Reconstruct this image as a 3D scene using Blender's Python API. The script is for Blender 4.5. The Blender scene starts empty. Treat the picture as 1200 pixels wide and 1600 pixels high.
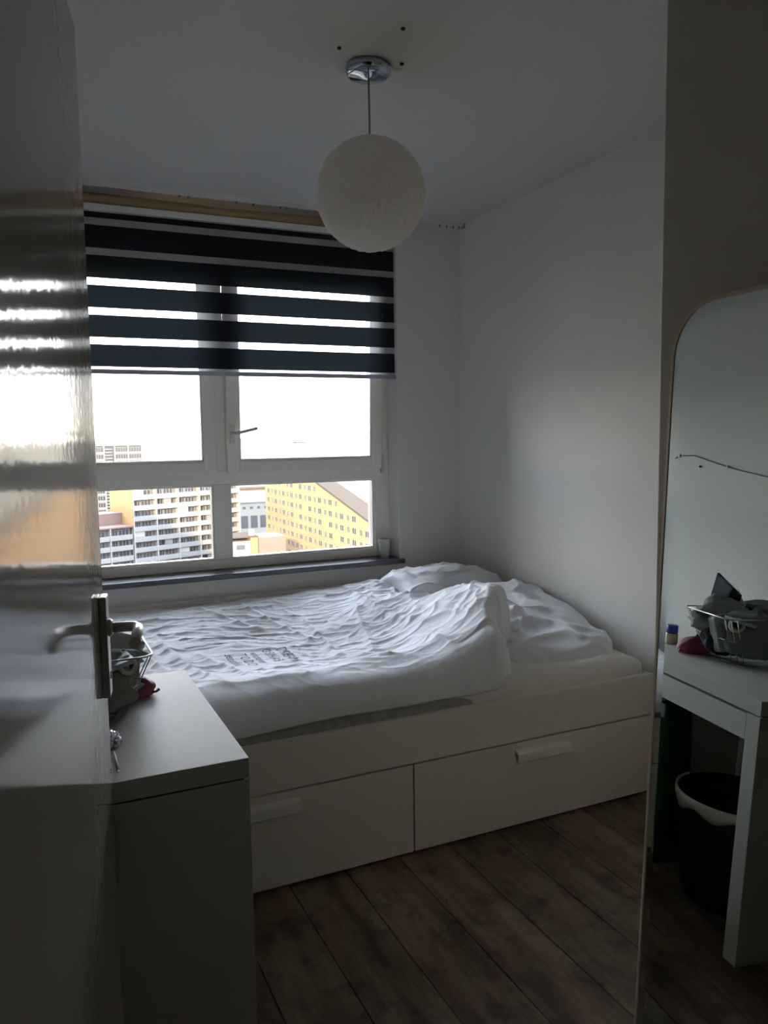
import bpy, bmesh, math, random
import numpy as np
from mathutils import Vector, Matrix, noise
from mathutils.bvhtree import BVHTree

random.seed(7)
SC = bpy.context.scene
COL = SC.collection
PI = math.pi

# ------------------------------------------------------------------ camera
CAM_F = 1232.6                       # focal length in pixels of the 1200x1600 frame
CAM_YAW, CAM_PITCH, CAM_ROLL = math.radians(24.806), math.radians(5.572), math.radians(-0.817)
CAM_POS = Vector((0.0, 0.0, 1.40))
_fw = Vector((math.sin(CAM_YAW)*math.cos(CAM_PITCH), math.cos(CAM_YAW)*math.cos(CAM_PITCH), -math.sin(CAM_PITCH)))
_rt = Vector((math.cos(CAM_YAW), -math.sin(CAM_YAW), 0))
_up = _rt.cross(_fw)
CR = _rt*math.cos(CAM_ROLL) + _up*math.sin(CAM_ROLL)
CU = -_rt*math.sin(CAM_ROLL) + _up*math.cos(CAM_ROLL)
cd = bpy.data.cameras.new('camera')
cam = bpy.data.objects.new('camera', cd); COL.objects.link(cam)
cd.sensor_fit = 'VERTICAL'; cd.sensor_height = 24.0; cd.lens = 24.0*CAM_F/1600.0
cd.clip_start = 0.02; cd.clip_end = 30000
m = Matrix((CR, CU, -_fw)).transposed().to_4x4(); m.translation = CAM_POS
cam.matrix_world = m
SC.camera = cam

# ------------------------------------------------------------------ world, sun, exposure
world = bpy.data.worlds.new('world'); SC.world = world; world.use_nodes = True
nt = world.node_tree; nt.nodes.clear()
tc = nt.nodes.new('ShaderNodeTexCoord'); sx = nt.nodes.new('ShaderNodeSeparateXYZ')
rp = nt.nodes.new('ShaderNodeValToRGB'); bg = nt.nodes.new('ShaderNodeBackground'); wo = nt.nodes.new('ShaderNodeOutputWorld')
rp.color_ramp.elements[0].position = 0.0; rp.color_ramp.elements[0].color = (.66, .60, .49, 1)
rp.color_ramp.elements[1].position = 1.0; rp.color_ramp.elements[1].color = (.70, .83, 1.0, 1)
e = rp.color_ramp.elements.new(.07); e.color = (.66, .645, .62, 1)
e = rp.color_ramp.elements.new(.35); e.color = (.64, .71, .83, 1)
bg.inputs['Strength'].default_value = 15.0
nt.links.new(tc.outputs['Generated'], sx.inputs[0]); nt.links.new(sx.outputs['Z'], rp.inputs[0])
nt.links.new(rp.outputs[0], bg.inputs[0]); nt.links.new(bg.outputs[0], wo.inputs[0])

sl = bpy.data.lights.new('sun', 'SUN'); sl.energy = 20.0; sl.angle = math.radians(.6); sl.color = (1.0, .74, .42)
sun = bpy.data.objects.new('sun', sl); COL.objects.link(sun)
SUN_EL = math.radians(11); SUN_DIR = Vector((-.45*math.cos(SUN_EL)/.9973, -.89*math.cos(SUN_EL)/.9973, math.sin(SUN_EL)))
sun.rotation_euler = SUN_DIR.to_track_quat('Z', 'Y').to_euler()
sun.location = (-60, -120, 60)

vs = SC.view_settings
vs.view_transform = 'Standard'; vs.look = 'None'; vs.gamma = 1.0; vs.use_curve_mapping = False
vs.exposure = 0.38
SC.cycles.use_denoising = True
SC.cycles.max_bounces = 14; SC.cycles.diffuse_bounces = 10; SC.cycles.transparent_max_bounces = 24
SC.cycles.caustics_reflective = False; SC.cycles.caustics_refractive = False
SC.cycles.sample_clamp_indirect = 6.0

# ------------------------------------------------------------------ pixel helpers (a pixel gives a direction; the plane gives the distance)
def ray(px, py): return _fw*CAM_F + CR*(px-600) - CU*(py-800)
def on(px, py, ax, v):
    d = ray(px, py); t = (v-CAM_POS[ax])/d[ax]; return CAM_POS + d*t

# ------------------------------------------------------------------ materials
MATS = {}
def mat(name, col, rough=.6, metal=0, spec=.5, bump=0, bscale=60, var=0, vscale=4, coat=0, trans=0, sheen=0, tcol=None):
    if name in MATS: return MATS[name]
    M = bpy.data.materials.new(name); M.use_nodes = True; n = M.node_tree; p = n.nodes['Principled BSDF']
    p.inputs['Base Color'].default_value = (*col, 1); p.inputs['Roughness'].default_value = rough
    p.inputs['Metallic'].default_value = metal; p.inputs['Specular IOR Level'].default_value = spec
    p.inputs['Coat Weight'].default_value = coat; p.inputs['Coat Roughness'].default_value = .1
    p.inputs['Sheen Weight'].default_value = sheen
    t = n.nodes.new('ShaderNodeTexCoord')
    if var:
        nz = n.nodes.new('ShaderNodeTexNoise'); nz.inputs['Scale'].default_value = vscale; nz.inputs['Detail'].default_value = 5
        mx = n.nodes.new('ShaderNodeMix'); mx.data_type = 'RGBA'
        mx.inputs['A'].default_value = (*[c*(1-var) for c in col], 1); mx.inputs['B'].default_value = (*[min(1, c*(1+var)) for c in col], 1)
        n.links.new(t.outputs['Object'], nz.inputs['Vector']); n.links.new(nz.outputs[0], mx.inputs['Factor']); n.links.new(mx.outputs['Result'], p.inputs['Base Color'])
    if bump:
        nz = n.nodes.new('ShaderNodeTexNoise'); nz.inputs['Scale'].default_value = bscale; nz.inputs['Detail'].default_value = 4
        b = n.nodes.new('ShaderNodeBump'); b.inputs['Strength'].default_value = bump; b.inputs['Distance'].default_value = .01
        n.links.new(t.outputs['Object'], nz.inputs['Vector']); n.links.new(nz.outputs[0], b.inputs['Height']); n.links.new(b.outputs[0], p.inputs['Normal'])
    if trans:
        o = n.nodes['Material Output']; tr = n.nodes.new('ShaderNodeBsdfTranslucent'); tr.inputs[0].default_value = (*(tcol or col), 1)
        ms = n.nodes.new('ShaderNodeMixShader'); ms.inputs[0].default_value = trans
        n.links.new(p.outputs[0], ms.inputs[1]); n.links.new(tr.outputs[0], ms.inputs[2]); n.links.new(ms.outputs[0], o.inputs[0])
    MATS[name] = M; return M

def mat_glass(name, tint=(1, 1, 1)):
    M = bpy.data.materials.new(name); M.use_nodes = True; n = M.node_tree; n.nodes.remove(n.nodes['Principled BSDF'])
    o = n.nodes['Material Output']; fr = n.nodes.new('ShaderNodeFresnel'); fr.inputs[0].default_value = 1.45
    tr = n.nodes.new('ShaderNodeBsdfTransparent'); tr.inputs[0].default_value = (*tint, 1)
    gl = n.nodes.new('ShaderNodeBsdfGlossy'); gl.inputs['Roughness'].default_value = .0
    ms = n.nodes.new('ShaderNodeMixShader')
    n.links.new(fr.outputs[0], ms.inputs[0]); n.links.new(tr.outputs[0], ms.inputs[1]); n.links.new(gl.outputs[0], ms.inputs[2]); n.links.new(ms.outputs[0], o.inputs[0])
    return M

def mat_sheer(name, col, see):
    M = bpy.data.materials.new(name); M.use_nodes = True; n = M.node_tree; n.nodes.remove(n.nodes['Principled BSDF'])
    o = n.nodes['Material Output']
    tr = n.nodes.new('ShaderNodeBsdfTransparent'); tr.inputs[0].default_value = (1, 1, 1, 1)
    df = n.nodes.new('ShaderNodeBsdfTranslucent'); df.inputs[0].default_value = (*col, 1)
    d2 = n.nodes.new('ShaderNodeBsdfDiffuse'); d2.inputs[0].default_value = (*col, 1)
    m1 = n.nodes.new('ShaderNodeMixShader'); m1.inputs[0].default_value = .5
    ms = n.nodes.new('ShaderNodeMixShader'); ms.inputs[0].default_value = 1-see
    n.links.new(df.outputs[0], m1.inputs[1]); n.links.new(d2.outputs[0], m1.inputs[2])
    n.links.new(tr.outputs[0], ms.inputs[1]); n.links.new(m1.outputs[0], ms.inputs[2]); n.links.new(ms.outputs[0], o.inputs[0])
    return M

def mat_wood_floor():
    M = bpy.data.materials.new('floor_laminate'); M.use_nodes = True; n = M.node_tree; p = n.nodes['Principled BSDF']
    t = n.nodes.new('ShaderNodeTexCoord'); oi = n.nodes.new('ShaderNodeObjectInfo'); geo = n.nodes.new('ShaderNodeNewGeometry')
    va = n.nodes.new('ShaderNodeVectorMath'); va.operation = 'MULTIPLY_ADD'; va.inputs[1].default_value = (7, 1.1, 1)
    cb = n.nodes.new('ShaderNodeCombineXYZ'); mu = n.nodes.new('ShaderNodeMath'); mu.operation = 'MULTIPLY'; mu.inputs[1].default_value = 37
    n.links.new(oi.outputs['Random'], mu.inputs[0]); n.links.new(mu.outputs[0], cb.inputs[0]); n.links.new(mu.outputs[0], cb.inputs[2])
    n.links.new(geo.outputs['Position'], va.inputs[0]); n.links.new(cb.outputs[0], va.inputs[2])
    n1 = n.nodes.new('ShaderNodeTexNoise'); n1.inputs['Scale'].default_value = 2.2; n1.inputs['Detail'].default_value = 9; n1.inputs['Roughness'].default_value = .68
    n.links.new(va.outputs[0], n1.inputs['Vector'])
    n2 = n.nodes.new('ShaderNodeTexNoise'); n2.inputs['Scale'].default_value = 9; n2.inputs['Detail'].default_value = 8; n2.inputs['Roughness'].default_value = .7
    n.links.new(geo.outputs['Position'], n2.inputs['Vector'])
    r1 = n.nodes.new('ShaderNodeValToRGB'); el = r1.color_ramp.elements
    el[0].position = .33; el[0].color = (.088, .056, .034, 1); el[1].position = .68; el[1].color = (.33, .26, .18, 1)
    x = el.new(.5); x.color = (.21, .14, .09, 1)
    n.links.new(n1.outputs[0], r1.inputs[0])
    r2 = n.nodes.new('ShaderNodeValToRGB'); r2.color_ramp.elements[0].position = .5; r2.color_ramp.elements[0].color = (1, 1, 1, 1); r2.color_ramp.elements[1].position = .66; r2.color_ramp.elements[1].color = (.35, .33, .32, 1)
    n.links.new(n2.outputs[0], r2.inputs[0])
    mx = n.nodes.new('ShaderNodeMix'); mx.data_type = 'RGBA'; mx.blend_type = 'MULTIPLY'; mx.inputs['Factor'].default_value = 1
    n.links.new(r1.outputs[0], mx.inputs['A']); n.links.new(r2.outputs[0], mx.inputs['B'])
    hs = n.nodes.new('ShaderNodeHueSaturation'); mr = n.nodes.new('ShaderNodeMapRange'); mr.inputs['To Min'].default_value = .8; mr.inputs['To Max'].default_value = 1.15
    n.links.new(oi.outputs['Random'], mr.inputs[0]); n.links.new(mr.outputs[0], hs.inputs['Value']); n.links.new(mx.outputs['Result'], hs.inputs['Color'])
    n.links.new(hs.outputs[0], p.inputs['Base Color'])
    p.inputs['Roughness'].default_value = .5
    b = n.nodes.new('ShaderNodeBump'); b.inputs['Strength'].default_value = .15; b.inputs['Distance'].default_value = .004
    n.links.new(n1.outputs[0], b.inputs['Height']); n.links.new(b.outputs[0], p.inputs['Normal'])
    return M

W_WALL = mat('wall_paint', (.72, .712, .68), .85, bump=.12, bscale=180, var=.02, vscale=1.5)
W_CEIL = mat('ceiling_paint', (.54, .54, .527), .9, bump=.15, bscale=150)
W_CLOS = mat('closet_shaded_beige', (.46, .43, .355), .8, bump=.1, bscale=180)  # beige closet wall with its shade darkened into the colour
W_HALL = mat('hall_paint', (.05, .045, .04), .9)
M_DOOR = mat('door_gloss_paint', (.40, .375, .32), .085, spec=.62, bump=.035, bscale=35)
M_FRAME = mat('window_frame_paint', (.86, .83, .76), .35)
M_BOARD = mat('white_melamine', (.72, .70, .61), .30, bump=.02, bscale=300)
M_DESK = mat('desk_melamine', (.58, .572, .53), .5, spec=.16)
M_GAP = mat('shadow_gap', (.03, .03, .03), .9)
M_STEEL = mat('brushed_steel', (.66, .65, .62), .34, metal=1)
M_CHROME = mat('chrome', (.42, .47, .56), .06, metal=1)
M_SILL = mat('dark_stone_sill', (.07, .068, .085), .25, var=.2, vscale=30)
M_CLOTH = mat('white_cotton', (.80, .81, .85), .9, bump=.1, bscale=700, sheen=.15)
M_SHEET = mat('cream_cotton', (.74, .71, .66), .9, bump=.1, bscale=500, sheen=.1)
M_INK = mat('print_ink', (.10, .10, .12), .9)
M_BLIND = mat('navy_blind_fabric', (.016, .020, .030), .85, trans=.5, tcol=(.135, .16, .175))
M_SHEER = mat_sheer('sheer_blind_mesh', (.8, .82, .86), .72)
M_GLASS = mat_glass('window_glass')
M_MIRROR = mat('mirror_silver', (.66, .72, .70), .0, metal=1)
M_GOLD = mat('pale_wood_frame', (.52, .43, .31), .35)
M_FLOOR = mat_wood_floor()
M_RAD = mat('radiator_enamel', (.78, .76, .72), .35)

# ------------------------------------------------------------------ mesh helpers
class MB:
    def __init__(s): s.v = []; s.f = []; s.sm = []
    def add(s, vs_, fs, smooth=False):
        o = len(s.v); s.v += [tuple(v) for v in vs_]; s.f += [tuple(i+o for i in f) for f in fs]; s.sm += [smooth]*len(fs); return s
    def box(s, x0, x1, y0, y1, z0, z1, M=None):
        V = [Vector((x, y, z)) for x in (x0, x1) for y in (y0, y1) for z in (z0, z1)]
        if M is not None: V = [M @ v for v in V]
        return s.add(V, [(0, 1, 3, 2), (4, 6, 7, 5), (0, 4, 5, 1), (2, 3, 7, 6), (0, 2, 6, 4), (1, 5, 7, 3)])
    def prism(s, pts, h, M=None):            # polygon in XY extruded 0..h in Z
        n = len(pts); V = [Vector((a, b, 0)) for a, b in pts] + [Vector((a, b, h)) for a, b in pts]
        if M is not None: V = [M @ v for v in V]
        return s.add(V, [tuple(range(n-1, -1, -1)), tuple(range(n, 2*n))] + [(i, (i+1) % n, n+(i+1) % n, n+i) for i in range(n)])
    def lathe(s, prof, seg=24, M=None, smooth=True, cap=True):
        V = []; n = len(prof)
        for k in range(seg):
            a = 2*PI*k/seg
            for r, z in prof: V.append(Vector((r*math.cos(a), r*math.sin(a), z)))
        if M is not None: V = [M @ v for v in V]
        F = [(k*n+i, ((k+1) % seg)*n+i, ((k+1) % seg)*n+i+1, k*n+i+1) for k in range(seg) for i in range(n-1)]
        s.add(V, F, smooth)
        if cap:
            o = len(s.v)-len(V)
            s.f += [tuple(o+k*n for k in range(seg-1, -1, -1)), tuple(o+k*n+n-1 for k in range(seg))]; s.sm += [False, False]
        return s
    def tube(s, pts, r, seg=8, smooth=True, rs=None, flat=1.0):
        pts = [Vector(q) for q in pts]; n = len(pts); V = []; prev = None
        for i, q in enumerate(pts):
            t = (pts[min(i+1, n-1)]-pts[max(i-1, 0)]).normalized()
            if prev is None: a = t.orthogonal().normalized()
            else: a = (prev-t*prev.dot(t)).normalized()
            prev = a; b = t.cross(a); rr = rs[i] if rs else r
            for k in range(seg):
                c = 2*PI*k/seg; V.append(q+a*math.cos(c)*rr+b*math.sin(c)*rr*flat)
        F = [(i*seg+k, i*seg+(k+1) % seg, (i+1)*seg+(k+1) % seg, (i+1)*seg+k) for i in range(n-1) for k in range(seg)]
        s.add(V, F, smooth); o = len(s.v)-len(V)
        s.f += [tuple(o+k for k in range(seg-1, -1, -1)), tuple(o+(n-1)*seg+k for k in range(seg))]; s.sm += [False, False]
        return s
    def mesh(s, name, m, bev=0, bseg=2):
        me = bpy.data.meshes.new(name); me.from_pydata(s.v, [], s.f)
        bm = bmesh.new(); bm.from_mesh(me); bmesh.ops.recalc_face_normals(bm, faces=bm.faces)
        for f, k in zip(bm.faces, s.sm): f.smooth = k
        if bev:
            r = bmesh.ops.bevel(bm, geom=list(bm.edges), offset=bev, segments=bseg, profile=.6, affect='EDGES', clamp_overlap=True)
        bm.to_mesh(me); bm.free()
        if m: me.materials.append(m)
        return me
    def build(s, name, m, parent=None, bev=0, bseg=2):
        return link(name, s.mesh(name, m, bev, bseg), parent)

def link(name, data, parent=None):
    o = bpy.data.objects.new(name, data); COL.objects.link(o)
    if parent is not None: o.parent = parent
    return o
def tag(o, label, cat, group=None, kind=None):
    o['label'] = label; o['category'] = cat
    if group: o['group'] = group
    if kind: o['kind'] = kind
    return o
def thing(name, label, cat, loc=(0, 0, 0), rz=0, group=None, kind=None):
    o = link(name, None); o.location = loc; o.rotation_euler = (0, 0, rz); o.empty_display_size = .05
    return tag(o, label, cat, group, kind)
def box(name, m, parent, x0, x1, y0, y1, z0, z1, bev=0):
    return MB().box(x0, x1, y0, y1, z0, z1).build(name, m, parent, bev)
def grid_mesh(name, P, m, smooth=True, close=False):
    R_, C_ = P.shape[:2]; V = P.reshape(-1, 3).tolist(); F = []
    for i in range(R_-1):
        for j in range(C_-1): F.append((i*C_+j, i*C_+j+1, (i+1)*C_+j+1, (i+1)*C_+j))
        if close: F.append((i*C_+C_-1, i*C_, (i+1)*C_, (i+1)*C_+C_-1))
    me = bpy.data.meshes.new(name); me.from_pydata(V, [], F)
    me.polygons.foreach_set('use_smooth', [smooth]*len(F)); me.materials.append(m); return me
def nz(x, y, z=0): return noise.noise((x, y, z))

# ------------------------------------------------------------------ room dimensions (metres)
YW = 3.75; XR = 2.20; XL = -.10; ZC = 2.50; YB = .68; TH = .14
XP, YP = 1.12, 1.16                          # closet wall: its face and its far edge
WX0, WX1, WZ0, WZ1 = .02, 1.82, .72, 2.40    # window opening
YF = YW+.12                                  # window frame plane (room side)

# floor with planks
floor = box('floor', mat('floor_base', (.05, .04, .03), .9), None, XL-TH, XR+TH, -1.3, YW+.3, -.16, -.012)
tag(floor, 'brown distressed wood-look laminate floor in front of the bed', 'floor', kind='structure')
PW = .19; k = 0
xs = [.70+PW*i for i in range(-5, 9)]
for i, x0 in enumerate(xs[:-1]):
    a, b = max(x0+.0014, XL), min(x0+PW-.0014, XR)
    if b-a < .01: continue
    y = .60-random.random()*.5
    while y < 2.6:
        y1 = y+2.30; ya, yb = max(y, .60), min(y1, 2.62)
        if yb-ya > .02:
            box('plank', M_FLOOR, floor, a, b, ya+.0012, yb-.0012, -.012, 0, bev=.0016)
        y = y1
hf = box('floor_hall', mat('hall_floor', (.06, .045, .03), .6), None, -1.1, 1.7, -1.3, .598, -.011, 0)
tag(hf, 'dark hallway floor outside the bedroom door', 'floor', kind='structure')

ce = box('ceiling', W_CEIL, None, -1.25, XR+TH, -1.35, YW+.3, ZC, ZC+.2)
tag(ce, 'plain off-white ceiling above the bed and pendant lamp', 'ceiling', kind='structure')
b = MB()
b.box(XL-TH, WX0, YW, YW+.3, -.15, ZC); b.box(WX1, XR+TH, YW, YW+.3, -.15, ZC)
b.box(WX0, WX1, YW, YW+.3, -.15, WZ0); b.box(WX0, WX1, YW, YW+.3, WZ1, ZC)
tag(b.build('wall_window', W_WALL), 'white painted wall around the window behind the bed', 'wall', kind='structure')
tag(box('wall_right', W_WALL, None, XR, XR+TH, .5, YW, -.15, ZC), 'white painted side wall at the head of the bed', 'wall', kind='structure')
tag(box('wall_left', W_WALL, None, XL-TH, XL, .5, YW, -.15, ZC), 'white painted wall behind the desk', 'wall', kind='structure')
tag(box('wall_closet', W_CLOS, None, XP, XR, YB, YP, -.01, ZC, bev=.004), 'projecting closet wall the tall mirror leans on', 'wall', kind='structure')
b = MB()
b.box(XL, -.06, .56, YB, -.01, ZC); b.box(.90, XR, .56, YB, -.01, ZC); b.box(-.06, .90, .56, YB, 2.16, ZC)
tag(b.build('wall_back', W_WALL), 'bedroom wall with the doorway', 'wall', kind='structure')
b = MB()
b.box(-1.2, -1.1, -1.3, .56, -.15, ZC); b.box(1.7, 1.8, -1.3, .56, -.15, ZC); b.box(-1.2, 1.8, -1.4, -1.3, -.15, ZC); b.box(-1.1, XL, .50, .56, -.15, ZC); b.box(-1.1, XL-TH, .56, .6, -.15, ZC)
tag(b.build('wall_hall', W_HALL), 'dark hallway walls outside the bedroom', 'wall', kind='structure')

# sill
tag(box('trim_1', M_SILL, None, WX0-.02, WX1+.02, YW-.032, YF+.02, WZ0, WZ0+.026, bev=.003), 'dark stone window sill under the window', 'window sill', kind='structure')

# ------------------------------------------------------------------ window
win = thing('window_1', 'cream framed window with an opening upper sash and fixed lower panes', 'window', (0, 0, 0), kind='structure')
FY0, FY1 = YF, YF+.09
ZS = WZ0+.026
MXC = .912                                   # middle mullion
def fr(name, x0, x1, z0, z1, y0=FY0, y1=FY1, par=win, bev=.005): return box(name, M_FRAME, par, x0, x1, y0, y1, z0, z1, bev)
fr('frame_stile', WX0, WX0+.09, ZS, WZ1); fr('frame_stile', WX1-.085, WX1, ZS, WZ1)
fr('frame_rail', WX0+.09, WX1-.085, ZS, .792); fr('frame_rail', WX0+.09, WX1-.085, 2.19, WZ1)
fr('transom', WX0+.09, WX1-.085, 1.168, 1.235)
fr('mullion', .868, .946, .792, 1.168); fr('mullion', .878, .936, 1.235, 2.19)
def pane(x0, x1, z0, z1, y, par, M=None):
    b = MB().box(x0, x1, y, y+.004, z0, z1, M); return b.build('pane', M_GLASS, par)
for x0, x1 in ((WX0+.09, .868), (.946, WX1-.085)):
    pane(x0, x1, .792, 1.168, FY0+.05, win)
    b = MB(); g = .010
    b.box(x0, x0+g, FY0+.012, FY0+.05, .792, 1.168); b.box(x1-g, x1, FY0+.012, FY0+.05, .792, 1.168)
    b.box(x0+g, x1-g, FY0+.012, FY0+.05, .792, .792+g); b.box(x0+g, x1-g, FY0+.012, FY0+.05, 1.168-g, 1.168)
    b.build('glazing_bead', M_FRAME, win)
def sash(x0, x1, z0, z1, tilt, yoff):
    root = link('sash', None, win); root.location = (0, FY0+yoff, z0); root.rotation_euler = (tilt, 0, 0); H = z1-z0; w = .062
    b = MB()
    b.box(x0, x0+w, 0, .055, 0, H); b.box(x1-w, x1, 0, .055, 0, H); b.box(x0+w, x1-w, 0, .055, 0, w-.004); b.box(x0+w, x1-w, 0, .055, H-w, H)
    b.build('sash_frame', M_FRAME, root, bev=.004)
    b = MB(); g = .008
    b.box(x0+w, x0+w+g, .008, .03, w, H-w); b.box(x1-w-g, x1-w, .008, .03, w, H-w); b.box(x0+w, x1-w, .008, .03, w-.004, w+g)
    b.build('glazing_bead', M_FRAME, root)
    MB().box(x0+w, x1-w, .03, .034, w-.004, H-w).build('pane', M_GLASS, root)
    return root
s1 = sash(WX0+.05, .885, 1.222, 2.22, 0, -.012)
s2 = sash(.936, WX1-.045, 1.222, 2.22, math.radians(2.2), -.018)
# handle on the tilted sash, lever pointing right and slightly up
hb = MB().box(.948, .972, -.012, 0, .145, .235).build('handle_base', mat('window_handle_alloy', (.72, .70, .66), .35), s2, bev=.003)
MB().tube([(.960, -.010, .196), (.960, -.042, .196), (.972, -.048, .198), (1.075, -.050, .222)], .0085, 8).build('handle_lever', MATS['window_handle_alloy'], s2)
MB().box(.884, .889, -.014, -.002, .36, .40).build('latch_keep', M_FRAME, s1)
box('hinge', MATS['window_handle_alloy'], win, WX1-.052, WX1-.036, FY0-.022, FY0, 1.20, 1.30, bev=.003)

# ------------------------------------------------------------------ door
DB = math.radians(11.3); DE = Vector((.131, 1.545, 0)); DW = .90
dt = Vector((math.sin(DB), math.cos(DB), 0)); DH = DE-dt*DW
door = thing('door_1', 'glossy white door standing open beside the desk with a steel lever handle', 'door', (DH.x, DH.y, 0), -DB, kind='structure')
# local: +Y along the leaf towards its free edge, +X out of the visible face
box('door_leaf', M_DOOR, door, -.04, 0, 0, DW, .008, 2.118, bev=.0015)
hp = link('handle_plate', MB().box(0, .013, DW-.072, DW-.032, .932, 1.118).mesh('handle_plate', M_STEEL, .003), door)
HX, HY, HZ = .013, DW-.052, 1.058
lp = [(HX-.004, HY, HZ), (HX+.035, HY, HZ), (HX+.046, HY-.003, HZ), (HX+.052, HY-.012, HZ-.001), (HX+.053, HY-.03, HZ-.002), (HX+.053, HY-.108, HZ-.004)]
MB().tube(lp, .0095, 14).build('lever', M_STEEL, hp)
MB().lathe([(.016, 0), (.016, .006), (.012, .009)], 20, Matrix.Translation((HX-.001, HY, HZ)) @ Matrix.Rotation(PI/2, 4, 'Y')).build('lever_rose', M_STEEL, hp)
MB().lathe([(.007, 0), (.007, .002)], 14, Matrix.Translation((HX-.0005, HY, .97)) @ Matrix.Rotation(PI/2, 4, 'Y')).build('key_cylinder', mat('dark_brass', (.2, .18, .14), .4, metal=1), hp)
for z in (.25, 1.05, 1.85): MB().lathe([(.007, 0), (.007, .09)], 10, Matrix.Translation((.004, -.006, z))).build('hinge', M_STEEL, door)
b = MB(); b.box(-.06, -.048, .545, YB+.012, 0, 2.15); b.box(.888, .90, .545, YB+.012, 0, 2.15); b.box(-.06, .90, .545, YB+.012, 2.15, 2.162)
tag(b.build('trim_2', M_FRAME), 'white door lining around the bedroom doorway', 'door frame', kind='structure')

# ------------------------------------------------------------------ zebra roller blind
bl = thing('roller_blind', 'navy and sheer striped day-night roller blind half drawn over the window', 'blind', (0, YW, WZ1))
def bb(name, m, x0, x1, y0, y1, z0, z1, bev=0): return box(name, m, bl, x0, x1, y0-YW, y1-YW, z0-WZ1, z1-WZ1, bev)
BX0, BX1 = .032, 1.812; BY = YW+.012
z = 1.722; kk = 0
while z < 2.38:
    zt = min(z+.098, 2.392)
    bb('dark_band', M_BLIND, BX0, BX1, BY, BY+.0012, z, zt)
    if zt < 2.39: bb('sheer_band', M_SHEER, BX0, BX1, BY+.0002, BY+.0010, zt, min(zt+.031, 2.392))
    z += .129
bb('sheer_band', M_SHEER, BX0, BX1, BY+.0002, BY+.0010, 1.710, 1.722)
bb('bottom_rail', mat('blind_rail', (.42, .42, .50), .4), BX0-.002, BX1+.004, BY-.006, BY+.008, 1.690, 1.711, bev=.003)
bb('cover_strip', mat('blind_cover_white', (.78, .77, .74), .5), BX0-.01, BX1+.008, YW-.040, YW-.034, 2.386, 2.414, bev=.001)
MB().tube([(BX0-.01, -.018, 2.438-WZ1), (BX1+.006, -.018, 2.438-WZ1)], .024, 16).build('roller_tube', mat('roller_fabric_brown', (.34, .24, .12), .8), bl)
for x in (BX0-.016, BX1+.004): bb('end_bracket', M_FRAME, x, x+.010, YW-.045, YW-.001, 2.39, 2.468, bev=.002)

# curtain rail on the ceiling
cr = thing('curtain_rail', 'white ceiling curtain track above the blind ending at the room corner', 'curtain rail', (0, YW-.055, ZC))
b = MB(); b.box(.0, 2.185, -.011, .011, -.016, 0); b.box(.0, 2.185, -.014, -.011, -.02, 0)
b.build('track', mat('track_white', (.70, .70, .68), .5), cr)
box('end_stop', mat('track_end_grey', (.25, .25, .24), .5), cr, 2.184, 2.192, -.014, .012, -.026, 0)
for x in (.72, .76, .98, 1.06, 1.19, 1.22, 2.05, 2.09, 2.13, 2.165): MB().lathe([(.004, -.030), (.005, -.022), (.003, -.016)], 8, Matrix.Translation((x, 0, 0))).build('glider', MATS['track_end_grey'], cr)

# ------------------------------------------------------------------ radiator under the window
rd = thing('radiator', 'flat white panel radiator between the bed and the wall under the sill', 'radiator', (0, YW-.05, .10))
box('front_panel', M_RAD, rd, .10, 1.74, -.035, -.025, 0, .53, bev=.004)
box('rear_panel', M_RAD, rd, .10, 1.74, .025, .035, 0, .53, bev=.004)
b = MB(); b.box(.10, 1.74, -.035, .035, .530, .536)
b.build('top_cover', M_RAD, rd)
for x in (.2, 1.6): box('wall_bracket', M_RAD, rd, x, x+.03, .02, .0495, .05, .50)
for x in (.15, 1.68): box('foot', M_RAD, rd, x, x+.03, -.02, .02, -.10, .01)

# ------------------------------------------------------------------ bed
BX_0, BX_1, BY0, BY1 = .118, 2.168, 2.248, 3.655
bed = thing('storage_bed', 'white storage bed with two front drawers under the window', 'bed', ((BX_0+BX_1)/2, (BY0+BY1)/2, 0))
def bd(name, m, x0, x1, y0, y1, z0, z1, par=bed, bev=.002):
    c = bed.location; return box(name, m, par, x0-c.x, x1-c.x, y0-c.y, y1-c.y, z0, z1, bev)
bd('front_rail', M_BOARD, BX_0, BX_1, BY0, BY0+.022, .318, .475)
bd('back_rail', M_BOARD, BX_0, BX_1, BY1-.022, BY1, .02, .475)
bd('end_panel', M_BOARD, BX_0, BX_0+.022, BY0+.022, BY1-.022, .0, .475); bd('end_panel', M_BOARD, BX_1-.022, BX_1, BY0+.022, BY1-.022, .0, .475)
bd('base_board', M_BOARD, BX_0+.022, BX_1-.022, BY0+.022, BY1-.022, .30, .316)
bd('plinth', M_GAP, BX_0+.022, BX_1-.022, BY0+.05, BY0+.06, .0, .30)
XD = 1.134
for a, b_, h0, h1 in ((BX_0+.003, XD-.0025, .50, .735), (XD+.0025, BX_1-.003, 1.535, 1.765)):
    d = bd('drawer_front', M_BOARD, a, b_, BY0, BY0+.019, .012, .3125)
    c = bed.location
    b = MB(); hx0, hx1 = h0-c.x, h1-c.x; y = BY0-c.y
    pr = [(0, .288), (-.020, .285), (-.024, .279), (-.024, .250), (-.020, .246), (-.020, .276), (0, .279)]
    n_ = len(pr); V = [(hx0, y+q[0], q[1]) for q in pr]+[(hx1, y+q[0], q[1]) for q in pr]
    b.add(V, [tuple(range(n_)), tuple(range(2*n_-1, n_-1, -1))]+[(i, (i+1) % n_, n_+(i+1) % n_, n_+i) for i in range(n_)])
    b.build('handle', mat('handle_white', (.80, .78, .70), .35), d)

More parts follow.
